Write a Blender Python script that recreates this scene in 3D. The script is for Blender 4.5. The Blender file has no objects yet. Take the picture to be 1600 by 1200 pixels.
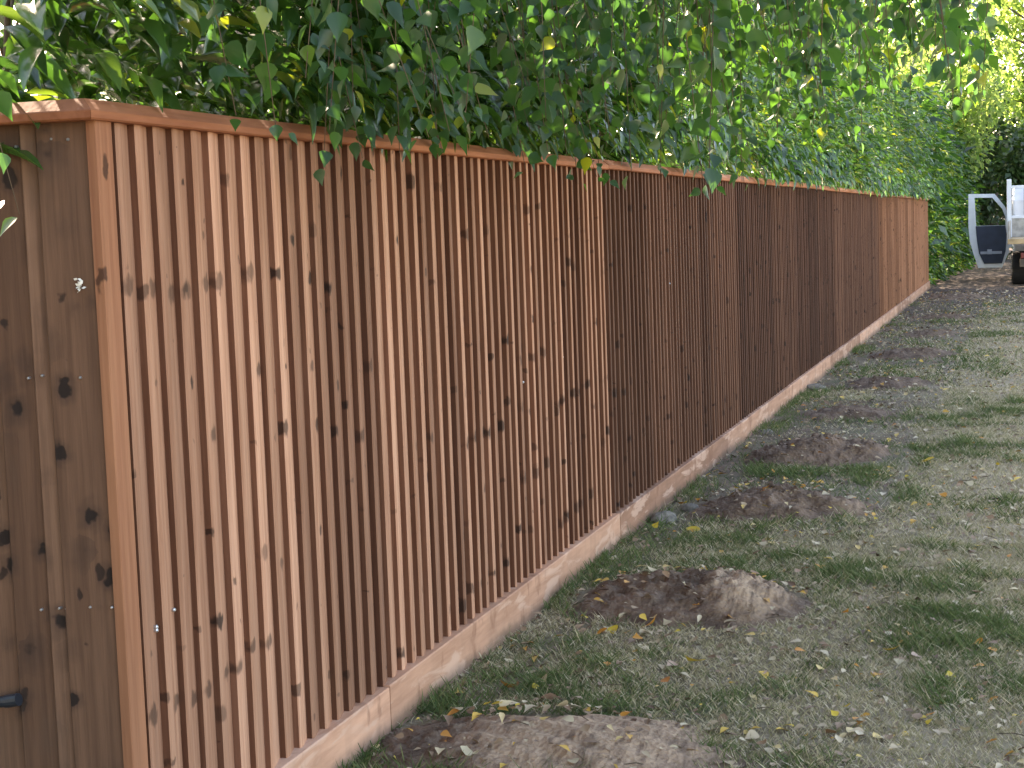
import bpy, bmesh, math, random
import numpy as np
from mathutils import Vector, Matrix

SC = bpy.context.scene
COL = SC.collection
random.seed(11)
RNG = np.random.default_rng(11)
PI = math.pi

# ------------------------------------------------------------------ camera
def camera():
    yaw, pitch, roll = math.radians(17.26), math.radians(5.34), math.radians(-2.09)
    f = Vector((-math.sin(yaw)*math.cos(pitch), math.cos(yaw)*math.cos(pitch), -math.sin(pitch)))
    r = Vector((math.cos(yaw), math.sin(yaw), 0)); u = r.cross(f)
    c, s = math.cos(roll), math.sin(roll)
    r2, u2 = c*r + s*u, c*u - s*r
    cd = bpy.data.cameras.new('camera'); cam = bpy.data.objects.new('camera', cd); COL.objects.link(cam)
    cam.matrix_world = Matrix(((r2.x, u2.x, -f.x, 1.932), (r2.y, u2.y, -f.y, 0), (r2.z, u2.z, -f.z, 1.54), (0, 0, 0, 1)))
    cd.sensor_width = 36; cd.lens = 58.5; cd.clip_start = .05; cd.clip_end = 3000
    SC.camera = cam
camera()

# ------------------------------------------------------------------ light
SUN_EL, SUN_ROT = 31.0, -48.0
w = bpy.data.worlds.new("World"); SC.world = w; w.use_nodes = True
_nt = w.node_tree
_sk = _nt.nodes.new('ShaderNodeTexSky'); _sk.sky_type = 'NISHITA'; _sk.sun_disc = False
_sk.sun_elevation = math.radians(SUN_EL); _sk.sun_rotation = math.radians(SUN_ROT)
_nt.nodes['Background'].inputs[1].default_value = .15
_nt.links.new(_sk.outputs[0], _nt.nodes['Background'].inputs[0])
_sl = bpy.data.lights.new('sun', 'SUN'); _sl.energy = 5.0; _sl.angle = math.radians(.5); _sl.color = (1, .93, .82)
_so = bpy.data.objects.new('sun', _sl); COL.objects.link(_so)
_e, _a = math.radians(SUN_EL), math.radians(SUN_ROT)
_dir = Vector((math.sin(_a)*math.cos(_e), math.cos(_a)*math.cos(_e), math.sin(_e)))
_so.rotation_euler = (-_dir).to_track_quat('-Z', 'Y').to_euler()
SC.view_settings.view_transform = 'Standard'; SC.view_settings.look = 'None'
SC.view_settings.gamma = 1; SC.view_settings.exposure = 2.65
SC.view_settings.use_white_balance = True; SC.view_settings.white_balance_temperature = 8300; SC.view_settings.white_balance_tint = 17   # the phone's shade white balance
try:
    SC.cycles.use_denoising = True
    SC.cycles.max_bounces = 8; SC.cycles.transparent_max_bounces = 8
except Exception: pass

# ------------------------------------------------------------------ node helpers
class NT:
    def __init__(s, name):
        s.m = bpy.data.materials.new(name); s.m.use_nodes = True
        s.t = s.m.node_tree; s.b = s.t.nodes['Principled BSDF']; s.out = s.t.nodes['Material Output']
    def n(s, typ, **kw):
        nd = s.t.nodes.new(typ)
        for k, v in kw.items(): setattr(nd, k, v)
        return nd
    def l(s, a, b): s.t.links.new(a, b)
    def put(s, sock, v):
        if hasattr(v, 'is_output') or isinstance(v, bpy.types.NodeSocket): s.l(v, sock)
        else: sock.default_value = v
    def math(s, op, a, b=0., c=0., clamp=False):
        nd = s.n('ShaderNodeMath', operation=op, use_clamp=clamp)
        for i, v in enumerate((a, b, c)): s.put(nd.inputs[i], v)
        return nd.outputs[0]
    def attr(s, name): return s.n('ShaderNodeAttribute', attribute_name=name).outputs['Fac']
    def acol(s, name): return s.n('ShaderNodeAttribute', attribute_name=name).outputs['Color']
    def pos(s): return s.n('ShaderNodeNewGeometry').outputs['Position']
    def mapv(s, v, scale=(1, 1, 1), loc=(0, 0, 0)):
        nd = s.n('ShaderNodeMapping'); s.l(v, nd.inputs['Vector'])
        nd.inputs['Scale'].default_value = scale; nd.inputs['Location'].default_value = loc
        return nd.outputs[0]
    def noise(s, v, scale, detail=3, rough=.55, dist=0):
        nd = s.n('ShaderNodeTexNoise'); s.l(v, nd.inputs['Vector'])
        nd.inputs['Scale'].default_value = scale; nd.inputs['Detail'].default_value = detail
        nd.inputs['Roughness'].default_value = rough; nd.inputs['Distortion'].default_value = dist
        return nd.outputs['Fac']
    def voro(s, v, scale, rnd=1.):
        nd = s.n('ShaderNodeTexVoronoi'); s.l(v, nd.inputs['Vector'])
        nd.inputs['Scale'].default_value = scale; nd.inputs['Randomness'].default_value = rnd
        return nd.outputs['Distance'], nd.outputs['Color']
    def ramp(s, f, pts, interp='LINEAR'):
        nd = s.n('ShaderNodeValToRGB'); s.l(f, nd.inputs[0]); cr = nd.color_ramp; cr.interpolation = interp
        while len(cr.elements) < len(pts): cr.elements.new(.5)
        for e, (p, c) in zip(cr.elements, pts):
            e.position = p; e.color = (c if isinstance(c, tuple) else (c, c, c)) + (1,)
        return nd.outputs[0]
    def mix(s, f, a, b, mode='MIX'):
        nd = s.n('ShaderNodeMix', data_type='RGBA', blend_type=mode)
        s.put(nd.inputs[0], f)
        for i, v in ((6, a), (7, b)):
            s.put(nd.inputs[i], v + (1,) if isinstance(v, tuple) and len(v) == 3 else v)
        return nd.outputs[2]
    def ss(s, v, a, b):
        nd = s.n('ShaderNodeMapRange', interpolation_type='SMOOTHSTEP'); s.l(v, nd.inputs[0])
        nd.inputs[1].default_value = a; nd.inputs[2].default_value = b
        return nd.outputs[0]
    def bump(s, h, strength=.3, dist=.01):
        nd = s.n('ShaderNodeBump'); s.l(h, nd.inputs['Height'])
        nd.inputs['Strength'].default_value = strength; nd.inputs['Distance'].default_value = dist
        s.l(nd.outputs[0], s.b.inputs['Normal'])
    def set(s, **kw):
        for k, v in kw.items():
            s.put(s.b.inputs[k.replace('_', ' ')], v + (1,) if isinstance(v, tuple) and len(v) == 3 else v)
        return s.m

def plain(name, col, rough=.6, metal=0., var=.15, scale=6.):
    t = NT(name)
    f = t.noise(t.pos(), scale, 4)
    c = t.mix(t.ss(f, .3, .7), tuple(x*(1-var) for x in col), tuple(min(1, x*(1+var)) for x in col))
    return t.set(Base_Color=c, Roughness=rough, Metallic=metal)

def wood(name, light, dark, knot, kc=(5., 5., 4.), kr=.2, gate=.45, grain=(55, 55, 2.2), rows=True, stain=None, blotch=False, em=(.34, .27, .24), boards=False):
    """sawn softwood: per-board tint, stretched grain, dark knots, sometimes in rows where boards came from one log"""
    t = NT(name); p = t.pos(); t0 = t.attr('tint')
    edge = t.math('LESS_THAN', t0, -.5); ti = t.math('ADD', t0, t.math('MULTIPLY', edge, 2.))   # camera-facing board sides: shade painted into the colour
    sh = t.n('ShaderNodeCombineXYZ'); t.l(t.math('MULTIPLY', ti, 7.), sh.inputs[0]); t.l(t.math('MULTIPLY', ti, 1.7), sh.inputs[2])
    ad = t.n('ShaderNodeVectorMath', operation='ADD'); t.l(p, ad.inputs[0]); t.l(sh.outputs[0], ad.inputs[1]); pb = ad.outputs[0]
    g = t.noise(t.mapv(pb, grain), 1., 5, .62, .25)
    g2 = t.noise(t.mapv(pb, (9, 9, .9)), 1., 3)
    c = t.mix(t.ss(g, .28, .72), dark, light)
    c = t.mix(t.math('MULTIPLY', t.ss(g2, .45, .75), .45), c, tuple(x*.62 for x in light))
    c = t.mix(.8, c, t.ramp(ti, [(0, (.25, .18, .15)), (.35, (.6, .52, .47)), (.7, (1.1, 1.05, 1.0)), (1, (1.6, 1.6, 1.6))]), 'MULTIPLY')
    # knots
    wob = t.n('ShaderNodeTexNoise'); t.l(p, wob.inputs['Vector']); wob.inputs['Scale'].default_value = 30.
    sub = t.n('ShaderNodeVectorMath', operation='MULTIPLY_ADD'); t.l(wob.outputs['Color'], sub.inputs[0])
    sub.inputs[1].default_value = (.03, .03, .045); t.l(p, sub.inputs[2])
    sh2 = t.n('ShaderNodeCombineXYZ'); t.l(t.math('MULTIPLY', ti, .06), sh2.inputs[2])
    ad2 = t.n('ShaderNodeVectorMath', operation='ADD'); t.l(sub.outputs[0], ad2.inputs[0]); t.l(sh2.outputs[0], ad2.inputs[1])
    d, vc = t.voro(t.mapv(ad2.outputs[0], kc), 1.)
    sep = t.n('ShaderNodeSeparateColor'); t.l(vc, sep.inputs[0])
    on = t.math('GREATER_THAN', sep.outputs[0], gate)
    r = t.math('MULTIPLY', t.math('ADD', sep.outputs[1], .35), kr)
    k = t.math('MULTIPLY', on, t.ss(t.math('DIVIDE', d, r), 1.05, .7))
    halo = t.math('MULTIPLY', on, t.ss(t.math('DIVIDE', d, r), 2.3, .8))
    c = t.mix(t.math('MULTIPLY', halo, 0. if boards else .4), c, tuple(x*1.8 for x in knot))
    if boards:   # every board has knots of its own; boards sawn from one log share a row of them
        bv = t.n('ShaderNodeAttribute', attribute_name='board').outputs['Vector']; bs = t.n('ShaderNodeSeparateXYZ'); t.l(bv, bs.inputs[0])
        ps = t.n('ShaderNodeSeparateXYZ'); t.l(sub.outputs[0], ps.inputs[0])
        u = t.math('DIVIDE', t.math('SUBTRACT', ps.outputs[1], bs.outputs[0]), .087)
        def knots(wsock, per_m, half, gate_, u0, uw):
            vn = t.n('ShaderNodeTexVoronoi', voronoi_dimensions='1D'); t.l(wsock, vn.inputs['W']); vn.inputs['Scale'].default_value = 1.
            sc = t.n('ShaderNodeSeparateColor'); t.l(vn.outputs['Color'], sc.inputs[0])
            size = t.math('ADD', t.math('MULTIPLY', sc.outputs[1], .9), .45)
            dz = t.math('DIVIDE', t.math('DIVIDE', vn.outputs['Distance'], per_m*half), size)
            du = t.math('DIVIDE', t.math('DIVIDE', t.math('SUBTRACT', u, sc.outputs[2] if u0 is None else u0), uw), size)
            r_ = t.math('SQRT', t.math('ADD', t.math('MULTIPLY', dz, dz), t.math('MULTIPLY', du, du)))
            st_ = t.math('ADD', t.math('MULTIPLY', t.math('FRACT', t.math('MULTIPLY', sc.outputs[1], 5.7)), .65), .35)
            return t.math('MULTIPLY', t.math('MULTIPLY', t.ss(r_, 1.1, .5), st_), t.math('GREATER_THAN', sc.outputs[0], gate_))
        k_a = knots(t.math('ADD', t.math('MULTIPLY', ps.outputs[2], 4.2), t.math('MULTIPLY', bs.outputs[1], 977.)), 4.2, .021, .68, None, .30)
        k_c = knots(t.math('ADD', t.math('MULTIPLY', ps.outputs[2], 7.), t.math('MULTIPLY', bs.outputs[1], 533.)), 7., .009, .6, None, .12)
        wn = t.n('ShaderNodeTexWhiteNoise', noise_dimensions='1D'); t.l(t.math('MULTIPLY', bs.outputs[1], 913.7), wn.inputs['W'])
        k_b = knots(t.math('ADD', t.math('MULTIPLY', ps.outputs[2], 1.7), bs.outputs[2]), 1.7, .024, .42, wn.outputs['Value'], .42)
        k_b = t.math('MULTIPLY', k_b, t.math('GREATER_THAN', t.math('FRACT', t.math('MULTIPLY', wn.outputs['Value'], 7.3)), .35))
        k = t.math('MAXIMUM', t.math('MULTIPLY', k_c, .7), t.math('MAXIMUM', k_a, k_b))
    else:
        d3, vc3 = t.voro(t.mapv(ad2.outputs[0], (kc[0]*2.1, kc[1]*2.1, kc[2]*1.6)), 1.)
        s3 = t.n('ShaderNodeSeparateColor'); t.l(vc3, s3.inputs[0])
        k = t.math('MAXIMUM', k, t.math('MULTIPLY', t.math('GREATER_THAN', s3.outputs[0], .72), t.math('MULTIPLY', t.ss(d3, .24, .14), .85)))
    c = t.mix(t.math('MULTIPLY', k, .93), c, knot)
    if stain:
        st = t.ss(t.noise(t.mapv(p, (4.2, 4.2, 1.7)), 1., 5, .65), .47, .75)
        c = t.mix(t.math('MULTIPLY', st, .75), c, stain)
    if blotch:   # rough sawn faces: pale torn patches, dark bands, mud at the foot
        n1 = t.noise(t.mapv(p, (9, 3.2, 14)), 1., 5, .6, .6); n2 = t.noise(t.mapv(p, (6, 7., 4)), 1., 4, .6)
        c = t.mix(t.math('MULTIPLY', t.ss(n1, .52, .62), .7), c, (.56, .36, .27))
        c = t.mix(t.math('MULTIPLY', t.ss(n2, .56, .66), .55), c, (.20, .085, .05))
        sz = t.n('ShaderNodeSeparateXYZ'); t.l(p, sz.inputs[0])
        mud = t.ss(t.math('ADD', sz.outputs[2], t.math('MULTIPLY', t.noise(p, 9., 4), -.09)), .02, -.03)
        c = t.mix(t.math('MULTIPLY', mud, .6), c, (.10, .07, .05))
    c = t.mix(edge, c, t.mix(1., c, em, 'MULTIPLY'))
    t.bump(t.math('SUBTRACT', g, t.math('MULTIPLY', k, .5)), .35, .004)
    t.b.inputs['Specular IOR Level'].default_value = .25
    return t.set(Base_Color=c, Roughness=.78)

def leafmat(name, cols, trans, rough=.35, tw=.42, spec=.5):
    """cols: ramp over the per-leaf tint; translucent so that back light glows through"""
    t = NT(name); ti = t.attr('tint')
    c = t.ramp(ti, cols)
    tr = t.mix(1., t.ramp(ti, trans), (1, 1, 1), 'MULTIPLY')
    t.set(Base_Color=c, Roughness=rough); t.b.inputs['Specular IOR Level'].default_value = spec
    tb = t.n('ShaderNodeBsdfTranslucent'); t.l(tr, tb.inputs[0])
    mx = t.n('ShaderNodeMixShader'); mx.inputs[0].default_value = tw
    t.l(t.b.outputs[0], mx.inputs[1]); t.l(tb.outputs[0], mx.inputs[2]); t.l(mx.outputs[0], t.out.inputs[0])
    return t.m

# ------------------------------------------------------------------ object helpers
def tag(o, label=None, cat=None, group=None, kind=None):
    if label: o['label'] = label
    if cat: o['category'] = cat
    if group: o['group'] = group
    if kind: o['kind'] = kind
    return o
def thing(name, loc, label, cat, group=None, rz=0):
    o = bpy.data.objects.new(name, None); COL.objects.link(o); o.location = loc; o.rotation_euler.z = rz
    o.empty_display_size = .2
    return tag(o, label, cat, group)
def attach(o, parent):
    """parent while keeping the world-space coordinates the mesh was built in"""
    o.parent = parent
    o.matrix_parent_inverse = Matrix.LocRotScale(parent.location, parent.rotation_euler, None).inverted() if parent.parent is None else Matrix()
    return o
def from_arrays(name, V, F, mat, parent=None, tint=None, smooth=False, world=True):
    """V (n,3); F list of arrays (m,k) of quads or tris"""
    me = bpy.data.meshes.new(name)
    if not isinstance(F, (list, tuple)): F = [F]
    nl = sum(f.size for f in F); nf = sum(len(f) for f in F)
    me.vertices.add(len(V)); me.vertices.foreach_set('co', np.ascontiguousarray(V, np.float32).ravel())
    me.loops.add(nl); me.loops.foreach_set('vertex_index', np.concatenate([f.ravel() for f in F]).astype(np.int32))
    tot = np.concatenate([np.full(len(f), f.shape[1], np.int32) for f in F])
    st = np.concatenate([[0], np.cumsum(tot)[:-1]]).astype(np.int32)
    me.polygons.add(nf); me.polygons.foreach_set('loop_start', st); me.polygons.foreach_set('loop_total', tot)
    if smooth: me.polygons.foreach_set('use_smooth', np.ones(nf, bool))
    me.update(calc_edges=True)
    if tint is not None:
        a = me.attributes.new('tint', 'FLOAT', 'FACE'); a.data.foreach_set('value', np.ascontiguousarray(tint, np.float32))
    me.materials.append(mat)
    o = bpy.data.objects.new(name, me); COL.objects.link(o)
    if parent is not None: attach(o, parent) if world else setattr(o, 'parent', parent)
    return o
class MB:
    """collects polygons with a tint each"""
    def __init__(s): s.v = []; s.f = []; s.t = []
    def poly(s, pts, t=.5):
        i = len(s.v); s.v += [tuple(p) for p in pts]; s.f.append(tuple(range(i, i+len(pts)))); s.t.append(t)
    def prism(s, prof, axis_pts, t=.5, caps=True, tj={}):
        """prof: closed list of points as function of station: list of rings (lists of 3D points)"""
        rings = axis_pts; n = len(rings[0]); b = len(s.v)
        for r in rings: s.v += [tuple(p) for p in r]
        for k in range(len(rings)-1):
            for j in range(n):
                a0 = b+k*n+j; a1 = b+k*n+(j+1) % n
                s.f.append((a0, a1, a1+n, a0+n)); s.t.append(tj.get(j, t))
        if caps:
            s.f.append(tuple(b+j for j in range(n))[::-1]); s.t.append(t)
            s.f.append(tuple(b+(len(rings)-1)*n+j for j in range(n))); s.t.append(t)
    def box(s, x0, x1, y0, y1, z0, z1, t=.5):
        s.prism(None, [[(x0, y0, z), (x1, y0, z), (x1, y1, z), (x0, y1, z)] for z in (z0, z1)], t)
    def tube(s, pts, rad, n=6, t=.5, cap=True):
        pts = [Vector(p) for p in pts]; rings = []
        if not hasattr(rad, '__len__'): rad = [rad]*len(pts)
        for i, p in enumerate(pts):
            d = (pts[min(i+1, len(pts)-1)] - pts[max(i-1, 0)]).normalized()
            up = Vector((0, 0, 1)) if abs(d.z) < .9 else Vector((1, 0, 0))
            a = d.cross(up).normalized(); bb = a.cross(d)
            rings.append([p + (a*math.cos(2*PI*k/n) + bb*math.sin(2*PI*k/n))*rad[i] for k in range(n)])
        s.prism(None, rings, t, cap)
    def build(s, name, mat, parent=None, smooth=False, bevel=0., world=True, fix=True):
        me = bpy.data.meshes.new(name); me.from_pydata(s.v, [], s.f)
        a = me.attributes.new('tint', 'FLOAT', 'FACE'); a.data.foreach_set('value', np.array(s.t, np.float32))
        if fix:
            bm = bmesh.new(); bm.from_mesh(me); bmesh.ops.recalc_face_normals(bm, faces=bm.faces)
            bm.to_mesh(me); bm.free()
        me.materials.append(mat)
        if smooth:
            me.polygons.foreach_set('use_smooth', np.ones(len(me.polygons), bool))
        o = bpy.data.objects.new(name, me); COL.objects.link(o)
        if bevel:
            md = o.modifiers.new('bevel', 'BEVEL'); md.width = bevel; md.segments = 2; md.limit_method = 'ANGLE'
        if parent is not None: attach(o, parent) if world else setattr(o, 'parent', parent)
        return o

def vnoise(x, y, seed=0):
    """smooth value noise, numpy"""
    r = np.random.default_rng(seed); T = r.random((64, 64))
    xi, yi = np.floor(x).astype(int), np.floor(y).astype(int); fx, fy = x-xi, y-yi
    fx, fy = fx*fx*(3-2*fx), fy*fy*(3-2*fy); g = lambda a, b: T[a % 64, b % 64]
    return (g(xi, yi)*(1-fx)+g(xi+1, yi)*fx)*(1-fy) + (g(xi, yi+1)*(1-fx)+g(xi+1, yi+1)*fx)*fy
def fbm(x, y, seed=0):
    return (vnoise(x, y, seed) + .5*vnoise(2.1*x, 2.1*y, seed+1) + .25*vnoise(4.3*x, 4.3*y, seed+2))/1.75

# leaf templates: (verts, quads) length 1 along +X from the stalk, half-width along Y, bend in -Z
def tpl_laurel(n):
    xs = np.linspace(0, 1, n+1); V = []; F = []
    for x in xs:
        wd = .5*math.sin(PI*min(1, x**.8))**.75 if 0 < x < 1 else .02
        z = -.35*x*x
        V += [(x, -wd, z+.25*wd), (x, 0, z), (x, wd, z+.25*wd)]
    for i in range(n):
        b = 3*i; F += [(b, b+3, b+4, b+1), (b+1, b+4, b+5, b+2)]
    return np.array(V), np.array(F)
def tpl_birch():
    # rhombic heart with a drawn-out tip, folded on the midrib
    o = [(0, 0), (.08, .28), (.26, .48), (.42, .44), (.62, .27), (.82, .1), (1, 0)]
    V = [(x, -y, .22*y-.16*x*x) for x, y in o] + [(x, 0, -.16*x*x) for x, y in o] + [(x, y, .22*y-.16*x*x) for x, y in o]
    F = []
    for i in range(6):
        F += [(i, i+1, 7+i+1, 7+i), (7+i, 7+i+1, 14+i+1, 14+i)]
    return np.array(V), np.array(F)
def tpl_diamond():
    return np.array([(0, 0, 0), (.45, -.5, .1), (1, 0, -.15), (.45, .5, .1)], float), np.array([(0, 1, 2, 3)])
T_L4, T_L2, T_B, T_D = tpl_laurel(5), tpl_laurel(2), tpl_birch(), tpl_diamond()

def leaf_arrays(P, D, N, L, W, tpl):
    D = D/np.linalg.norm(D, axis=1, keepdims=True)
    S = np.cross(N, D); S /= np.linalg.norm(S, axis=1, keepdims=True)+1e-9
    N = np.cross(D, S)
    v, f = tpl; L = L[:, None, None]; W = W[:, None, None]
    V = P[:, None, :] + v[None, :, :1]*L*D[:, None, :] + v[None, :, 1:2]*W*S[:, None, :] + v[None, :, 2:3]*L*N[:, None, :]
    F = f[None] + (np.arange(len(P))*len(v))[:, None, None]
    return V.reshape(-1, 3), F.reshape(-1, f.shape[1]), len(f)
def leaves(name, groups, mat, parent):
    """groups: list of (P, D, N, L, W, tint, template) -> ONE foliage mesh"""
    Vs, Fs, Ts = [], [], []; off = 0
    for P, D, N, L, W, ti, tpl in groups:
        V, F, k = leaf_arrays(P, D, N, L, W, tpl)
        Vs.append(V); Fs.append(F+off); Ts.append(np.repeat(ti, k)); off += len(V)
    return from_arrays(name, np.concatenate(Vs), [np.concatenate(Fs)], mat, parent, np.concatenate(Ts), smooth=True)

# ------------------------------------------------------------------ materials
M = {}
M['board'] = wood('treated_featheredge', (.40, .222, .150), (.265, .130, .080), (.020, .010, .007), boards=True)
M['board_dark'] = wood('dark_featheredge', (.185, .093, .060), (.11, .05, .031), (.018, .009, .007), em=(.72, .68, .66), boards=True)  # darker base colour for the middle bays
M['board_end'] = wood('open_lit_featheredge', (.31, .15, .085), (.20, .09, .05), (.02, .009, .006), em=(.72, .68, .66), boards=True)  # end bays: open light from the far end painted as brighter orange
M['trim'] = wood('corner_trim_wood', (.34, .16, .09), (.24, .10, .055), (.03, .013, .008), kc=(9, 9, 5), kr=.2, gate=.7, rows=False)
M['board_plain'] = wood('stained_return_board', (.185, .104, .068), (.115, .062, .040), (.014, .009, .008), kc=(9.5, 9.5, 8.5), kr=.25, gate=.0, rows=False, stain=(.085, .052, .036))
M['cap'] = wood('orange_capping', (.40, .16, .08), (.29, .105, .05), (.12, .05, .025), kc=(3, 3, 3), kr=.05, gate=.7, grain=(40, 4, 40), rows=False)
M['gravel'] = wood('pink_gravel_board', (.46, .262, .18), (.33, .175, .115), (.13, .05, .03), kc=(2.2, 2.2, 5), kr=.14, gate=.6, grain=(25, 2.5, 25), rows=False, blotch=True)
M['steel'] = plain('galvanised_steel', (.55, .57, .6), .35, .9)
M['black_plastic'] = plain('black_plastic', (.015, .02, .028), .35)
M['pale'] = plain('pale_fluff', (.7, .68, .62), .9)
M['stem'] = plain('brown_twig', (.10, .07, .045), .8)
M['bark'] = plain('tree_bark', (.06, .045, .035), .9, var=.5, scale=12)
M['birchbark'] = plain('birch_bark', (.35, .32, .28), .8, var=.5, scale=9)
M['laurel'] = leafmat('laurel_leaf',
    [(0, (.010, .034, .010)), (.5, (.028, .082, .022)), (.85, (.055, .14, .035)), (1, (.16, .20, .025))],
    [(0, (.035, .11, .015)), (.6, (.095, .26, .03)), (1, (.4, .45, .03))], .2, .36, 1.0)
M['birch'] = leafmat('birch_leaf',
    [(0, (.010, .038, .022)), (.6, (.024, .072, .03)), (.9, (.06, .125, .025)), (1, (.28, .30, .03))],
    [(0, (.05, .17, .03)), (.7, (.13, .34, .03)), (1, (.55, .6, .03))], .36, .4, .5)
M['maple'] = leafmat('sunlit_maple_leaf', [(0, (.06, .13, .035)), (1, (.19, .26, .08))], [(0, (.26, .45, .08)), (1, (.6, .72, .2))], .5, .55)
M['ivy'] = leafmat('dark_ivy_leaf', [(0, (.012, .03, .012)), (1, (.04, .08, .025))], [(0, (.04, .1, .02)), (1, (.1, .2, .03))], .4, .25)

# ------------------------------------------------------------------ ground
MOUNDS = [(.54, 4.62, .52, .34, .10), (.62, 6.55, .52, .46, .12), (.66, 8.75, .50, .46, .13), (.69, 10.7, .46, .5, .14), (.63, 13.05, .38, .42, .08),
          (.70, 15.35, .46, .5, .10), (.72, 18.6, .50, .6, .11), (.78, 21.7, .42, .55, .09), (.80, 25.2, .5, .6, .09), (.74, 31.2, .6, .7, .10)]
def ground_h(x, y):
    return .03*(fbm(x*1.3, y*1.3, 5)-.5) + .012*(vnoise(x*7, y*7, 8)-.5)
def make_ground():
    t = NT('lawn_soil_and_dry_grass'); p = t.pos()
    a = t.noise(p, 1.1, 5, .6); b = t.noise(p, 9., 5, .65); c = t.noise(p, 60., 4, .7)
    col = t.mix(t.ss(b, .3, .7), (.095, .070, .042), (.215, .17, .11))
    col = t.mix(t.math('MULTIPLY', t.ss(a, .48, .68), .75), col, (.06, .085, .03))
    col = t.mix(t.math('MULTIPLY', t.ss(c, .5, .75), .6), col, (.46, .40, .32))
    sx = t.n('ShaderNodeSeparateXYZ'); t.l(p, sx.inputs[0])
    col = t.mix(t.math('MULTIPLY', t.ss(t.math('ADD', sx.outputs[0], t.math('MULTIPLY', a, .9)), 1.3, 2.3), .6), col, t.mix(t.ss(b, .3, .7), (.29, .23, .15), (.45, .37, .26)))   # paler towards the right: sunlit lawn painted into the colour
    band = t.math('MULTIPLY', t.math('MULTIPLY', t.ss(sx.outputs[0], 1.5, .9), t.ss(sx.outputs[1], 6, 11)), t.ss(t.noise(p, 1.7, 4), .38, .6))   # bare strip linking the soil heaps
    col = t.mix(t.math('MULTIPLY', band, .8), col, t.mix(t.ss(b, .3, .7), (.07, .045, .032), (.16, .105, .075)))
    # bare trodden earth round the truck
    bare = t.math('MULTIPLY', t.ss(sx.outputs[1], 19, 31), t.ss(t.noise(p, .8, 4), .1, .35))
    col = t.mix(bare, col, t.mix(t.ss(b, .3, .7), (.035, .023, .018), (.085, .056, .042)))
    t.bump(t.math('ADD', b, c), .7, .03)
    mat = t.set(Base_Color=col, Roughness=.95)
    xs = np.concatenate([[-900, -200, -60, -20, -6, -2], np.arange(-.6, 5.01, .08), [6, 9, 14, 25, 60, 200, 900]])
    ys = np.concatenate([[-900, -200, -60, -20, -6, -1], np.arange(1, 14, .08), np.arange(14, 45, .3), [50, 58, 70, 90, 140, 300, 1200]])
    X, Y = np.meshgrid(xs, ys, indexing='ij'); Z = ground_h(X, Y)*((X > -.7) & (X < 8) & (Y > 0) & (Y < 60))
    V = np.stack([X, Y, Z], -1).reshape(-1, 3); ny = len(ys)
    i, j = np.meshgrid(np.arange(len(xs)-1), np.arange(ny-1), indexing='ij'); q = (i*ny+j).ravel()
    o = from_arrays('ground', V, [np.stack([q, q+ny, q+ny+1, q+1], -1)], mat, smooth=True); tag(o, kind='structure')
make_ground()

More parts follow.
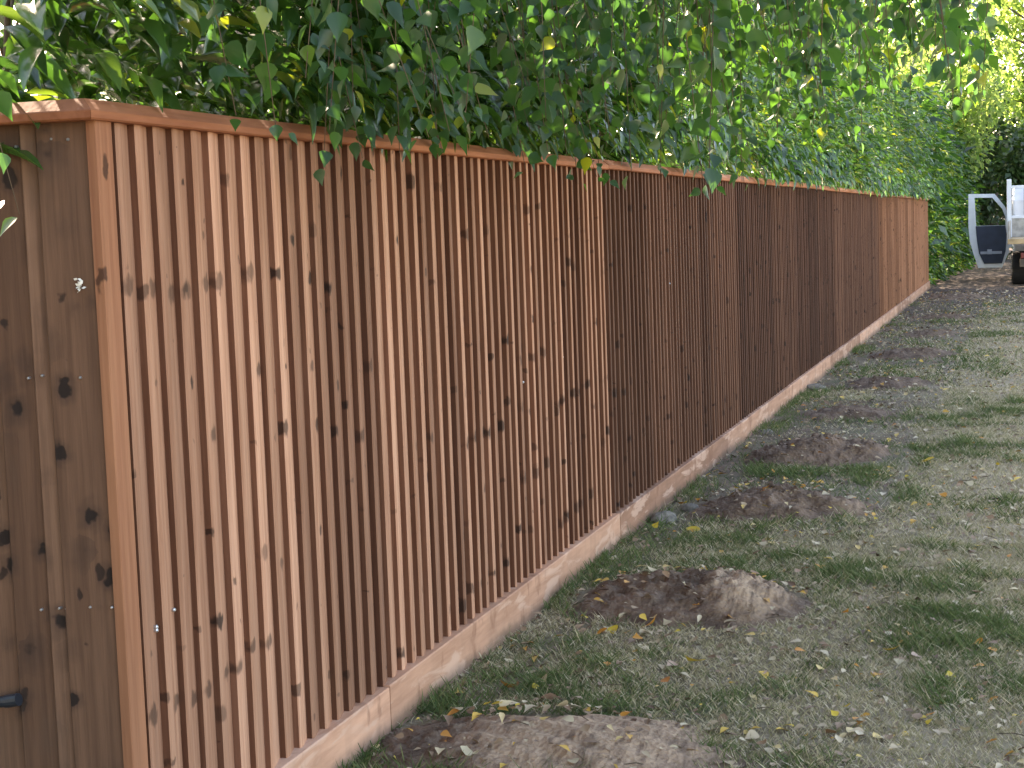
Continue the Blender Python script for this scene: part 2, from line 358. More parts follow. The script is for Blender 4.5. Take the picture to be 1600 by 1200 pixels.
def mound_cover(x, y):
    m = np.zeros_like(x)
    for cx, cy, rx, ry, h in MOUNDS:
        m = np.maximum(m, 1-np.sqrt(((x-cx)/rx)**2+((y-cy)/ry)**2))
    return m
def make_grass():
    t = NT('short_grass_blades'); ti = t.attr('tint')
    c = t.ramp(ti, [(0, (.045, .09, .022)), (.35, (.11, .155, .045)), (.6, (.29, .26, .13)), (.85, (.50, .42, .27)), (1, (.66, .57, .43))])
    t.set(Base_Color=c, Roughness=.7)
    tb = t.n('ShaderNodeBsdfTranslucent'); t.l(c, tb.inputs[0]); mx = t.n('ShaderNodeMixShader'); mx.inputs[0].default_value = .3
    t.l(t.b.outputs[0], mx.inputs[1]); t.l(tb.outputs[0], mx.inputs[2]); t.l(mx.outputs[0], t.out.inputs[0])
    parts = []
    for x0, x1, y0, y1, dens, hh, ww in ((.02, 2.3, 3.9, 8, 15000, .026, .003), (.02, 2.3, 8, 15, 6500, .028, .0042), (.02, 2.6, 15, 36, 1500, .03, .008), (2.3, 5.5, 2, 20, 500, .035, .006)):
        n = int((x1-x0)*(y1-y0)*dens)
        x = RNG.uniform(x0, x1, n); y = RNG.uniform(y0, y1, n)
        g = fbm(x*1.1, y*1.1, 21); g2 = fbm(x*6, y*6, 22)
        mc = mound_cover(x, y)
        keep = (mc < .06+.25*(g2-.4)) & (RNG.random(n) < np.clip(.35+1.1*g, 0, 1)) & (RNG.random(n) > (y-19)/13)
        keep &= ~((x < .3) & (fbm(x*2+3, y*1.3, 78) > .42) & (RNG.random(n) < .75))
        keep &= ~((y > 8.5) & (x < 1.25) & (fbm(x*2.2, y*.9, 77) > .44) & (RNG.random(n) < .8))
        x, y, g, g2 = x[keep], y[keep], g[keep], g2[keep]; n = len(x)
        z = ground_h(x, y)-.003
        green = np.clip((g-.50)*2.6+(g2-.5)*2.2+.44-.13*(x-1)-.35*np.clip(x-1.2, 0, 1.2), 0, 1)  # fewer green blades to the right stand in for sunlit lawn
        ti = np.where(RNG.random(n) < green, RNG.uniform(0, .5, n), RNG.uniform(.5, 1, n))
        h = hh*RNG.uniform(.4, 1.3, n)*(.7+.7*green)*(1+.7*(g2 > .66)*(RNG.random(n) < .35)); lean = RNG.uniform(.3, 1.5, n); az = RNG.uniform(0, 2*PI, n)
        D = np.stack([np.cos(az)*lean, np.sin(az)*lean, np.ones(n)], -1)
        N = np.stack([np.cos(az+1.6), np.sin(az+1.6), RNG.uniform(-.4, .9, n)], -1)
        parts.append((np.stack([x, y, z], -1), D, N, h*1.5, np.full(n, ww)*RNG.uniform(.7, 1.3, n), ti, T_D))
    n = 9000; y = RNG.uniform(4.2, 20, n); x = .055+.22*RNG.random(n)**1.5; m = (fbm(y*1.4, x*2, 55) > .58) & (mound_cover(x, y) < .05); x, y = x[m], y[m]; n = len(x)
    az = RNG.uniform(0, 2*PI, n); lean = RNG.uniform(.2, 1.0, n)
    parts.append((np.stack([x, y, ground_h(x, y)], -1), np.stack([np.cos(az)*lean+.15, np.sin(az)*lean, np.ones(n)], -1), np.stack([np.cos(az+1.6), np.sin(az+1.6), RNG.uniform(-.4, .9, n)], -1), RNG.uniform(.025, .085, n), RNG.uniform(.003, .005, n), RNG.uniform(0, .55, n), T_D))
    o = leaves('grass', parts, t.m, None); tag(o, kind='stuff')
    tag(o, 'short patchy grass, part green and part dry, beside the fence', 'grass')
make_grass()

# ------------------------------------------------------------------ soil mounds
def make_mounds():
    t = NT('dug_soil'); p = t.pos()
    a = t.noise(p, 7., 5, .6); b = t.noise(p, 40., 5, .7); d, _ = t.voro(p, 55.)
    c = t.mix(t.ss(a, .35, .65), (.095, .058, .038), (.19, .122, .084))
    c = t.mix(t.math('MULTIPLY', t.ss(b, .5, .75), .5), c, (.30, .225, .175))
    cl = t.attr('tint'); st = t.noise(t.mapv(p, (38, 9, 9)), 1., 3, .5, .4)
    c = t.mix(t.math('MULTIPLY', cl, t.ss(st, .25, .6)), c, (.40, .275, .185))
    t.bump(t.math('ADD', t.math('MULTIPLY', d, .6), b), .8, .02)
    mat = t.set(Base_Color=c, Roughness=.95)
    labels = ['nearest soil mound, cut off by the bottom edge of the photo, pale clay on top',
              'long dark soil mound with a pale streaked clay lump on its right end',
              'round brown soil mound with a pinkish clod at its right, third from the camera',
              'dark crumbly soil mound with a green sprig on its near side',
              'low flat soil heap just beyond the dark crumbly mound',
              'reddish low soil heap sixth from the camera along the fence',
              'greyish soil heap beside the fence, seventh from the camera',
              'small low soil heap eighth from the camera, near bright green grass',
              'faint reddish soil heap ninth from the camera, next to last',
              'farthest reddish soil heap beside the end of the fence']
    for k, (cx, cy, rx, ry, h) in enumerate(MOUNDS):
        nr, na = (56, 130) if k < 4 else (20, 48)
        V = [(0, 0, h)]; ti = []
        rr = np.linspace(0, 1.12, nr+1)[1:]; aa = np.linspace(0, 2*PI, na, endpoint=False)
        R, A = np.meshgrid(rr, aa, indexing='ij')
        wob = 1+.34*(vnoise(np.cos(A)*1.6+5+k*3, np.sin(A)*1.6+9, 30+k)-.5)*2
        lx, ly = R*np.cos(A)*rx*wob, R*np.sin(A)*ry*wob
        prof = np.clip(1-R**2, 0, 1)**(1.15+.25*(k % 3)); h = h*(.82 if k < 4 else .62)
        Z = h*prof*(.72+.55*fbm(lx*4+k, ly*4+3, 40+k)) + .03*(.45 if k == 0 else 1)*np.clip(prof*3, 0, 1)*(fbm(lx*14, ly*14, 60+k)-.5)*2 + .020*np.clip(prof*5, 0, 1)*np.maximum(0, vnoise(lx*38, ly*38, 70+k)-.45)*2 + .010*np.clip(prof*5, 0, 1)*(vnoise(lx*85, ly*85, 80+k)-.5)
        clay = np.zeros_like(Z)
        if k == 0: clay = np.clip(2.6-np.hypot((lx-.14)/.34, (ly-.02)/.36)*1.9, 0, 1); Z = Z*(1-clay*.85)+clay*.85*h*prof*1.05+.005*clay*np.sin((lx*.5+ly)*55+2*lx)
        if k == 1:
            clay = np.clip(2.2-np.hypot((lx-.24)/.17, (ly+.02)/.33)*1.9, 0, 1); Z += .035*clay
        if k == 2: clay = .5*np.clip(1.8-np.hypot((lx-.36)/.12, (ly+.1)/.12)*1.5, 0, 1); Z += .05*clay
        Z = Z + ground_h(lx+cx, ly+cy) - .02*(R > 1.0) - .004
        Vv = np.concatenate([[(0, 0, Z[0].mean())], np.stack([lx, ly, Z], -1).reshape(-1, 3)])
        i, j = np.meshgrid(np.arange(nr-1), np.arange(na), indexing='ij'); j2 = (j+1) % na
        Q = np.stack([1+i*na+j, 1+(i+1)*na+j, 1+(i+1)*na+j2, 1+i*na+j2], -1).reshape(-1, 4)
        jj = np.arange(na); Tq = np.stack([0*jj, 1+jj, 1+(jj+1) % na], -1)
        cf = np.concatenate([np.full(na, clay[0].mean()), clay[:-1].ravel()])
        o = from_arrays('soil_mound', Vv, [Tq, Q], mat, None, cf, smooth=True); o.location = (cx, cy, 0)
        tag(o, labels[k], 'soil mound', 'soil mounds dug along the fence')
make_mounds()

def top_z(x, y):
    """ground or mound height"""
    z = ground_h(np.array([x]), np.array([y]))[0]
    for cx, cy, rx, ry, h in MOUNDS:
        r2 = ((x-cx)/rx)**2+((y-cy)/ry)**2
        if r2 < 1: z += h*(1-r2)**1.15
    return float(z)

# ------------------------------------------------------------------ fence
Y0, YE, ZT = 3.185, 35.24, 1.80
PITCH = .0869
JOINTS = [4.67] + [4.67+3.06*k for k in range(1, 10)] + [YE]
def make_fence():
    root = thing('garden_fence', (0, Y0, 0), 'long brown wooden boarded fence with an orange capping rail and pink gravel boards', 'fence')
    y = Y0+.078; a = Y0+.078; bayn = 0
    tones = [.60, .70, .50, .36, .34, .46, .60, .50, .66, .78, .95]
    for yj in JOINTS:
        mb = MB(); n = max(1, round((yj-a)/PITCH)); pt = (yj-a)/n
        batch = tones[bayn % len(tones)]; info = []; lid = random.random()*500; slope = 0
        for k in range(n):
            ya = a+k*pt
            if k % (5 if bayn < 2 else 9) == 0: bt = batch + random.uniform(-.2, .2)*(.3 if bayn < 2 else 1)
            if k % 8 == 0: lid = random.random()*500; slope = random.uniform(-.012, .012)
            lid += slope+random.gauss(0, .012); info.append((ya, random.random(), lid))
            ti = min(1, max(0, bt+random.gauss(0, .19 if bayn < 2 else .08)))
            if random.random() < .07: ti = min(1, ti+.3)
            th = (.0300 if bayn < 2 else .030)+random.uniform(-.0022, .003); if_first = .006 if k == 0 else 0
            tn = .0065; x0 = 0.; ov = .012
            zb, zt = .10, ZT+.006; ln = random.uniform(-.003, .003)
            prof = [(x0-.004, ya), (x0+th-.003, ya), (x0+th, ya+.003), (x0+th-.0006, ya+.02), (x0+tn, ya+pt+ov), (x0-.004, ya+pt+ov)]
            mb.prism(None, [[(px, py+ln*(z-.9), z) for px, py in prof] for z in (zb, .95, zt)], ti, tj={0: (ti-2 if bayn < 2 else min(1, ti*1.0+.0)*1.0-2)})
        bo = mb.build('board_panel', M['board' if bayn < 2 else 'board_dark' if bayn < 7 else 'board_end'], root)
        at_ = bo.data.attributes.new('board', 'FLOAT_VECTOR', 'FACE'); at_.data.foreach_set('vector', np.repeat(np.array(info, np.float32), len(bo.data.polygons)//n, axis=0).ravel())
        gb = MB(); gt = random.uniform(.35, .95); xo = random.uniform(0, .004)
        zs = .0+ground_h(np.array([.05]), np.array([a]))[0]*.0
        rings = [[(.004, q, -.05), (.050+xo, q, -.05), (.050+xo, q, .146), (.047+xo, q, .150), (.004, q, .150)] for q in (a-(.08 if bayn == 0 else -.002), yj-.002)]
        zj = random.uniform(-.004, .004); rings = [[(x_, y_, z_+(zj if z_ > .1 else 0)) for x_, y_, z_ in r] for r in rings]
        gb.prism(None, rings, gt); gb.build('gravel_board', M['gravel'], root)
        a = yj; bayn += 1
    # corner trim that covers the ends of the return boards
    t = MB(); t.prism(None, [[(.0125, Y0-.012, z), (.0345, Y0-.012, z), (.037, Y0-.0095, z), (.036, Y0+.053, z), (.0335, Y0+.056, z), (.0125, Y0+.056, z)] for z in (.02, .9, ZT+.007)], .62)
    t.build('corner_trim', M['trim'], root)
    t = MB(); t.box(-.03, -.005, Y0+.013, Y0+.12, -.02, ZT-.004, .1); t.build('corner_post', M['board'], root)
    # return run along -x, boards lapped, facing the camera
    mb = MB(); x = .012; k = 0
    while x > -3.4:
        wd = (.122, .04, .09, .10, .12)[k % 5]+random.uniform(-.004, .004); ti = (.5, .72, .38, .6, .45)[k % 5]
        prof = [(x+.0, Y0+.012), (x, Y0-.000), (x-.01, Y0-.002), (x-wd+.004, Y0-.014), (x-wd, Y0-.011), (x-wd, Y0+.012)]
        yo = .003*(k % 2)
        mb.prism(None, [[(px, py+yo, z) for px, py in prof] for z in (-.02, .9, ZT+.006)], ti); x -= wd-.0; k += 1
    mb.build('board_panel', M['board_plain'], root)
    # capping: weathered profile, mitred at the corner
    def capring(o): # o: offset outwards, height
        return [(-.04, ZT+.002), (.046, ZT+.002), (.050, ZT+.006), (.050, ZT+.021), (.047, ZT+.024), (.012, ZT+.050), (.002, ZT+.050), (-.036, ZT+.024), (-.04, ZT+.02)]
    P = capring(0)
    segs = [Y0] + JOINTS
    edges = [Y0]+[JOINTS[k] for k in (0, 1, 2, 3, 4, 5, 6, 7, 8, 9, 10)]
    for k in range(len(edges)-1):
        c = MB(); y_a, y_b = edges[k], edges[k+1]
        first = k == 0
        dz = random.uniform(-.0025, .0025)
        r0 = [(px, (y_a - px if first else y_a+.0015), pz+dz) for px, pz in P]; r1 = [(px, y_b-.0015, pz+dz) for px, pz in P]
        bow, bow2 = random.uniform(-.004, .004), random.uniform(-.004, .003)
        mid = [(px+bow, (y_a+y_b)/2, pz+dz+bow2) for px, pz in P]
        c.prism(None, [r0, mid, r1], random.uniform(.45, .85)); c.build('capping_rail', M['cap'], root)
    c = MB(); c.prism(None, [[(px, Y0-px-.0012, pz) for px, pz in P], [(-3.4, Y0-px, pz) for px, pz in P]], .4); c.build('capping_rail', M['cap'], root)
    # nails in the return boards and a few in the main run
    for X, zz in [(-.035, 1.765), (-.075, 1.768), (-.105, 1.76), (-.165, 1.756), (-.04, 1.25), (-.135, 1.255), (-.10, 1.253), (-.17, 1.25), (-.05, .74), (-.11, .735), (-.128, .735), (-.175, .73), (.006, .742)]:
        nb = MB(); yy = Y0-.0125 if X > -.022 else Y0-.0095
        nb.tube([(X, yy+.012, zz), (X, yy, zz), (X, yy-.0025, zz)], [.0032, .0034, .002], 8, .5); nb.build('nail', M['steel'], root)
    for Y, zz in [(3.335, .66), (3.335, .652), (6.9, .98), (6.3, .93), (6.45, .93), (6.6, .94), (9.2, 1.2), (14.4, 1.25), (3.42, .68)]:
        nb = MB(); nb.tube([(.0, Y, zz), (.0225, Y, zz), (.025, Y, zz)], [.005, .005, .003], 8, .5); nb.build('nail', M['steel'], root)
    # offcut of black pipe fixed along the foot of the return run
    pr = thing('water_pipe', (-.6, Y0-.03, .5), 'dark pipe end poking in low at the left edge before the fence', 'pipe')
    pb = MB(); pts = [(-1.5, Y0-.028, .40), (-.9, Y0-.030, .44), (-.45, Y0-.034, .492), (-.232, Y0-.038, .530)]
    pb.tube(pts, .0125, 14, .5); pb.build('tube', M['black_plastic'], pr, smooth=False)
    cb = MB(); cb.tube([(-.262, Y0-.037, .524), (-.228, Y0-.038, .531)], .0145, 14, .5); cb.build('end_cap', M['black_plastic'], pr)
    kb = MB(); kb.box(-.475, -.455, Y0-.05, Y0-.006, .478, .506); kb.build('pipe_clip', M['steel'], pr)
    # pale fluffy flake
    fl = MB()
    for q in range(16):
        c = Vector((-.026+random.gauss(0, .006), Y0-.013-random.random()*.006, 1.455+random.gauss(0, .011))); u = Vector([random.gauss(0, 1) for _ in range(3)]).normalized()*.006
        v = u.orthogonal().normalized()*.004; fl.poly([c-u, c+v, c+u, c-v])
    o = fl.build('bark_flake', M['pale'], fix=False); tag(o, 'small white fluffy flake stuck near the top of the fence corner', 'flake')
make_fence()

# ------------------------------------------------------------------ laurel hedge
def unit(a): return a/(np.linalg.norm(a, axis=-1, keepdims=True)+1e-9)
def make_hedge():
    root = thing('laurel_hedge', (-.6, 20, 0), 'tall glossy green laurel hedge growing behind and over the wooden fence', 'hedge')
    gs = []
    def front_x(y, z):
        b = .20*(fbm(y*.9, z*1.2, 90)-.5)*2 + .15*(vnoise(y*2.6, z*3.1, 91)-.5)*2
        lowcut = np.where((y < 35.3) & (z < 1.93), np.minimum(0, -.22-b), 0)
        b = b+.40*np.clip((y-36)/12, 0, 1)
        return lowcut+.02+b-.35*np.clip((z-2.9)/1.0, 0, 1)**2 + .05*np.clip((z-1.8)/.5, 0, 1)
    def fill(n, ya, yb, za, zb, depth, L, tpl, expo=1., tlo=0., thi=1., maxd=None):
        y = RNG.uniform(ya, yb, n); z = RNG.uniform(za, zb, n)
        e = RNG.random(n)**expo*depth; x = front_x(y, z)-e
        top = 3.5+.35*(fbm(y*.5, y*0+3, 92)-.5)*2+.035*np.clip(y-10, 0, 40)
        k = (z < top+RNG.normal(0, .08, n)) & ~((y < 4.7) & (x < -.42) & (z > 1.86) & (RNG.random(n) < .72)); x, y, z, e = x[k], y[k], z[k], e[k]; n = len(x)
        # shoots: outward and a little up, forward along the row at random; leaves droop at the tip
        az = RNG.normal(0, .75, n); up = RNG.normal(.05, .5, n)
        D = np.stack([np.cos(az), np.sin(az)-.35, up-.25], -1)
        over = (z < 2.1) & (y < 35.3); D[over, 2] = np.maximum(D[over, 2], -.45*(z[over] > 1.93)+.05*(z[over] <= 1.93))
        N = unit(np.stack([RNG.normal(.35, .35, n), RNG.normal(-.1, .4, n), np.full(n, .9)], -1))
        l = L*RNG.uniform(.65, 1.25, n)
        ti = np.clip(RNG.beta(2, 3, n)*(thi-tlo)+tlo, 0, 1); ti = np.where(RNG.random(n) < .025, RNG.uniform(.88, 1, n), ti)
        gs.append((np.stack([x, y, z], -1), D, N, l, l*RNG.uniform(.32, .44, n), ti, tpl))
    # the near stretch the camera looks into
    fill(4600, 3.15, 9.5, 1.72, 2.7, .42, .14, T_L4)
    fill(4800, 3.35, 9.5, 1.6, 2.8, 1.5, .135, T_L2)
    fill(700, 4.6, 9.5, 1.4, 2.6, 1.4, .16, T_L2)
    fill(3000, 3.3, 9.5, 2.7, 3.8, 1.5, .15, T_D, .8)
    fill(3200, 4.0, 10, 1.5, 3.2, 2.6, .2, T_D, .45)
    # further along
    fill(10500, 9.5, 20, 1.74, 4.2, .35, .125, T_L2)
    fill(6000, 9.5, 20, 1.5, 4.2, 1.4, .17, T_D)
    fill(11000, 20, 36, 1.74, 5, .32, .14, T_L2)
    fill(6500, 20, 36, 1.5, 5, 1.4, .2, T_D)
    fill(14000, 35.3, 66, 0.02, 5.2, .4, .18, T_L2, tlo=.5)
    fill(22000, 35.3, 66, 0.02, 5.6, 1.7, .36, T_D)
    n = 3000; y = 4.2+31*RNG.random(n)**1.3; z = RNG.uniform(1.88, 2.15, n)
    e = np.clip((y-6)/6, 0, 1); x = RNG.uniform(-.03, .12, n)+.05*e
    D = np.stack([RNG.uniform(.5, 1.1, n), RNG.normal(-.3, .5, n), RNG.uniform(-1.1, -.1, n)], -1); N = unit(np.stack([RNG.normal(.7, .3, n), RNG.normal(-.1, .4, n), np.full(n, .7)], -1))
    l = RNG.uniform(.09, .15, n); k = (RNG.random(n) < .3+.7*e) & (fbm(y*1.7, z*0, 97) > .40)
    gs.append((np.stack([x, y, z], -1)[k], D[k], N[k], l[k], l[k]*.38, RNG.beta(2, 3, n)[k], T_L4))
    leaves('foliage', gs, M['laurel'], root)
    for k in range(46):
        st = MB()
        y = random.uniform(3.4, 10) if k < 30 else random.uniform(10, 60); x = random.uniform(-1.2, -.4)
        p = [(x, y, 0)]; q = Vector((x, y, 0))
        for s in range(5):
            q = q+Vector((random.gauss(.0, .08), random.gauss(0, .12), random.uniform(.45, .7))); q.x = min(q.x, -.22); p.append(tuple(q))
        st.tube(p, [.022, .018, .014, .010, .007, .004], 5)
        for s in (2, 3, 3, 4, 4):
            b = Vector(p[s]); e = b+Vector((random.uniform(.1, .5), random.gauss(0, .3), random.uniform(-.05, .35)))
            if e.x < .1 and b.z > 1.9: st.tube([b, (b+e)/2+Vector((0, 0, .04)), e], [.006, .004, .002], 4)
        st.build('stem', M['stem'], root, smooth=True)
make_hedge()

# ------------------------------------------------------------------ trees
def tree(name, label, cat, base, h, crown, trunk_r, mat, leafL, n, group=None, tpl=T_D, lean=(0, 0), bark='bark', clumps=16, droop=.3, tint=(0, 1), tw=.7):
    """crown: (centre offset xyz, radii xyz); clumps with gaps, limbs reach into each clump"""
    root = thing(name, base, label, cat, group); B = Vector(base); mb = MB()
    top = B+Vector((lean[0], lean[1], h*.86))
    pts = [B+Vector((0, 0, -.1)), B.lerp(top, .3)+Vector((random.gauss(0, .06), random.gauss(0, .06), 0)), B.lerp(top, .65)+Vector((random.gauss(0, .12), random.gauss(0, .12), 0)), top]
    mb.tube(pts, [trunk_r*1.25, trunk_r, trunk_r*.6, trunk_r*.15], 10)
    mb.build('trunk', M[bark], root, smooth=True)
    lb = MB(); gs = []; per = n//clumps
    off, rad = Vector(crown[0]), Vector(crown[1])
    for c in range(clumps):
        u = Vector([random.gauss(0, 1) for _ in range(3)]).normalized()*random.uniform(.25, 1)**.5
        cc = B+off+Vector((u.x*rad.x, u.y*rad.y, u.z*rad.z))
        a = B.lerp(top, min(.95, max(.25, (cc.z-B.z)/h*.75)))
        lb.tube([a, a.lerp(cc, .5)+Vector((0, 0, .12*rad.z)), cc], [trunk_r*.3, trunk_r*.16, trunk_r*.05], 5)
        r = np.array(rad)*random.uniform(.28, .5)
        g = RNG.normal(0, 1, (per, 3)); g = unit(g)*RNG.random((per, 1))**.5
        P = np.array(cc)+g*r; D = g*.8+RNG.normal(0, .5, (per, 3)); D[:, 2] -= droop
        N = RNG.normal(0, .45, (per, 3)); N[:, 2] += .9
        l = leafL*RNG.uniform(.6, 1.25, per); lo, hi = tint
        gs.append((P, D, N, l, l*tw, np.clip(RNG.random(per)*(hi-lo)+lo+random.uniform(-.15, .15), 0, 1), tpl))
    lb.build('branches', M[bark], root, smooth=True)
    leaves('crown', gs, mat, root)
    return root

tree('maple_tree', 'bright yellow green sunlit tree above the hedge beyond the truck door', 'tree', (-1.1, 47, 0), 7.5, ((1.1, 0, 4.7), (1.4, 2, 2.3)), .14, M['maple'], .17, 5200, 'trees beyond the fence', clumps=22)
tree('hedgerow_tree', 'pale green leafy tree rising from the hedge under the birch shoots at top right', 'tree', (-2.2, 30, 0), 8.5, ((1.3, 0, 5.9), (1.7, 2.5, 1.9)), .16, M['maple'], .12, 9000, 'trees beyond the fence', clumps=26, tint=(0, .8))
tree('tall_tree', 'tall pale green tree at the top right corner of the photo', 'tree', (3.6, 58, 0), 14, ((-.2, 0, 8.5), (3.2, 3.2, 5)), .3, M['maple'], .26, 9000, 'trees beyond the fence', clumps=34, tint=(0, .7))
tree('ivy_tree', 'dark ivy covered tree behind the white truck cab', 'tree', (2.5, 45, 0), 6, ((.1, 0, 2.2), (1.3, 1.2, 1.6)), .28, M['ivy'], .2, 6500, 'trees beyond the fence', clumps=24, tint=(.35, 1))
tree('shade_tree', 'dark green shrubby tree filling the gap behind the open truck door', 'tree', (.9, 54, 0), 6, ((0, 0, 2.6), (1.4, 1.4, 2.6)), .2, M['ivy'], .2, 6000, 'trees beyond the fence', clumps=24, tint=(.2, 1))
for k, (x, y, h) in enumerate([(-7, 72, 11), (-2, 80, 12), (4, 84, 13), (9, 76, 12), (14, 66, 11)]):
    tree('woodland_tree', 'distant green tree in the row closing the view behind the truck', 'tree', (x, y, 0), h, ((0, 0, h*.5), (3.4, 2.5, h*.46)), .3, M['ivy'], .42, 4000, 'distant trees behind the truck', clumps=24, tint=(.3, 1))

for k, (x, y, h) in enumerate([(-4.5, -3.5, 10), (-.8, -4.5, 11), (-7.5, -.5, 10)]):  # unseen trees, added behind the camera to shade the end panel
    tree('unseen_shade_tree', 'unseen evergreen tree added behind the viewpoint to shade the end panel', 'tree', (x, y, 0), h, ((0, 0, h*.45), (2.4, 2.0, h*.46)), .25, M['ivy'], .4, 3600, 'added shade trees behind the viewpoint', clumps=24, tint=(0, .8))

# drooping birch overhead: trunk behind the hedge, arching limbs, hanging shoots
def make_birch():
    root = thing('birch_tree', (-2.3, 8.2, 0), 'birch tree whose drooping leafy shoots hang over the hedge and fence top', 'tree'); B = Vector((-2.3, 8.2, 0))
    tr = MB(); tr.tube([B, B+Vector((.1, -.1, 2.5)), B+Vector((.35, -.3, 5)), B+Vector((.5, -.5, 8))], [.17, .14, .10, .04], 12)
    tr.build('trunk', M['birchbark'], root, smooth=True)
    limbs = MB(); shoots = MB()
    nodes = []
    for ex, ey in [(.4, 3.4), (.6, 4.3), (.9, 5.0), (1.0, 6.0), (1.3, 6.9), (1.9, 5.4), (.5, 7.6), (.2, 2.9), (1.7, 6.2)]:
        s = B+Vector((.25, -.25, 3.6+random.random())); e = Vector((ex, ey, 3.15+random.uniform(-.1, .3)))
        m = s.lerp(e, .55)+Vector((0, 0, .55)); pts = [s, s.lerp(m, .5)+Vector((0, 0, .2)), m, m.lerp(e, .5)+Vector((0, 0, .12)), e]
        limbs.tube(pts, [.045, .036, .026, .016, .008], 6)
        nodes += [m.lerp(e, .2), m.lerp(e, .6)+Vector((0, 0, .1)), e]
    limbs.build('branches', M['bark'], root, smooth=True)
    tips = [(0.33, 3.25, 1.80), (0.38, 3.34, 1.76), (0.47, 3.42, 1.77), (0.25, 4.15, 1.74), (0.34, 4.19, 1.75), (0.6, 3.85, 1.78), (0.54, 4.35, 1.79), (0.52, 4.76, 1.71), (0.47, 5.58, 1.85), (0.43, 6.08, 1.7), (0.86, 4.67, 1.69), (0.83, 5.26, 1.79), (1.07, 4.65, 1.64), (1.0, 5.66, 1.76), (0.87, 6.56, 1.69), (0.99, 6.71, 1.86), (1.21, 6.5, 1.9), (1.31, 6.84, 1.83), (1.49, 4.96, 1.88), (1.6, 5.27, 1.9), (1.65, 5.8, 2.0), (1.74, 5.51, 1.87), (1.8, 5.73, 1.92), (0.37, 4.3, 1.91), (0.45, 3.35, 1.88), (0.49, 4.76, 1.98), (1.06, 6.91, 2.06), (0.95, 4.95, 1.91)]
    for x_, y_, z_ in tips[3:17]*2:
        tips.append((x_+random.gauss(0, .07), y_+random.gauss(0, .16), z_+random.uniform(-.03, .10)))
    edge = len(tips)
    for k in range(130):   # fuller growth higher up
        x = random.uniform(.15, 1.75); y = random.uniform(4.2, 8) if x > .5 else random.uniform(4.3, 8)
        tips.append((x, y, random.uniform(1.86, 2.3)+.035*(y-4)))
    for k in range(45): tips.append((random.uniform(.9, 1.75), random.uniform(5.2, 8.5), random.uniform(2.05, 2.5)))
    tips += [(.135, 2.72, 1.60), (.10, 2.70, 1.66)]
    P, D, N, L, W, TI = [], [], [], [], [], []
    for ti_, tp in enumerate(tips):
        e = Vector(tp); hang = random.uniform(.9, 1.35)
        if ti_ >= len(tips)-2: s = e+Vector((-.22, -.05, 1.3))
        else: s = e+Vector((random.gauss(-.1, .12), random.gauss(.05, .15), hang))
        nd = min(nodes, key=lambda q: (q-s).length)
        m1 = s.lerp(e, .5)+Vector((random.gauss(0, .03), random.gauss(0, .03), .02))
        shoots.tube([nd, nd.lerp(s, .6)+Vector((0, 0, .10)), s, m1, e], [.004, .003, .0022, .0017, .001], 4)
        ln = (e-s).length; n = int(ln/(.030 if ti_ < edge else .034))
        for k in range(n):
            f = (k+random.random())/n
            if ti_ >= len(tips)-2 and f < .55: continue
            c = (s.lerp(m1, f*2) if f < .5 else m1.lerp(e, f*2-1))
            a = random.uniform(0, 2*PI); sp = Vector((math.cos(a), math.sin(a), 0))
            pst = c+sp*random.uniform(.004, .03)+Vector((0, 0, -.012))
            P.append(pst); D.append(sp*random.uniform(.1, 1.0)+Vector((random.gauss(0, .2), random.gauss(0, .2), -random.uniform(.35, 1.1))))
            N.append(sp*random.choice((1, 1, -.6))+Vector((random.gauss(0, .6), random.gauss(0, .6), random.gauss(.4, .4))))
            l = random.uniform(.042, .078)*(1-.25*(f > .93)); L.append(l); W.append(l*random.uniform(.68, .86))
            t = random.betavariate(2, 2.6)*.85
            if random.random() < .025: t = random.uniform(.9, 1)
            TI.append(t)
    shoots.build('shoots', M['stem'], root, smooth=True)
    leaves('foliage', [(np.array(P), np.array(D), np.array(N), np.array(L), np.array(W), np.array(TI), T_B)], M['birch'], root)
make_birch()

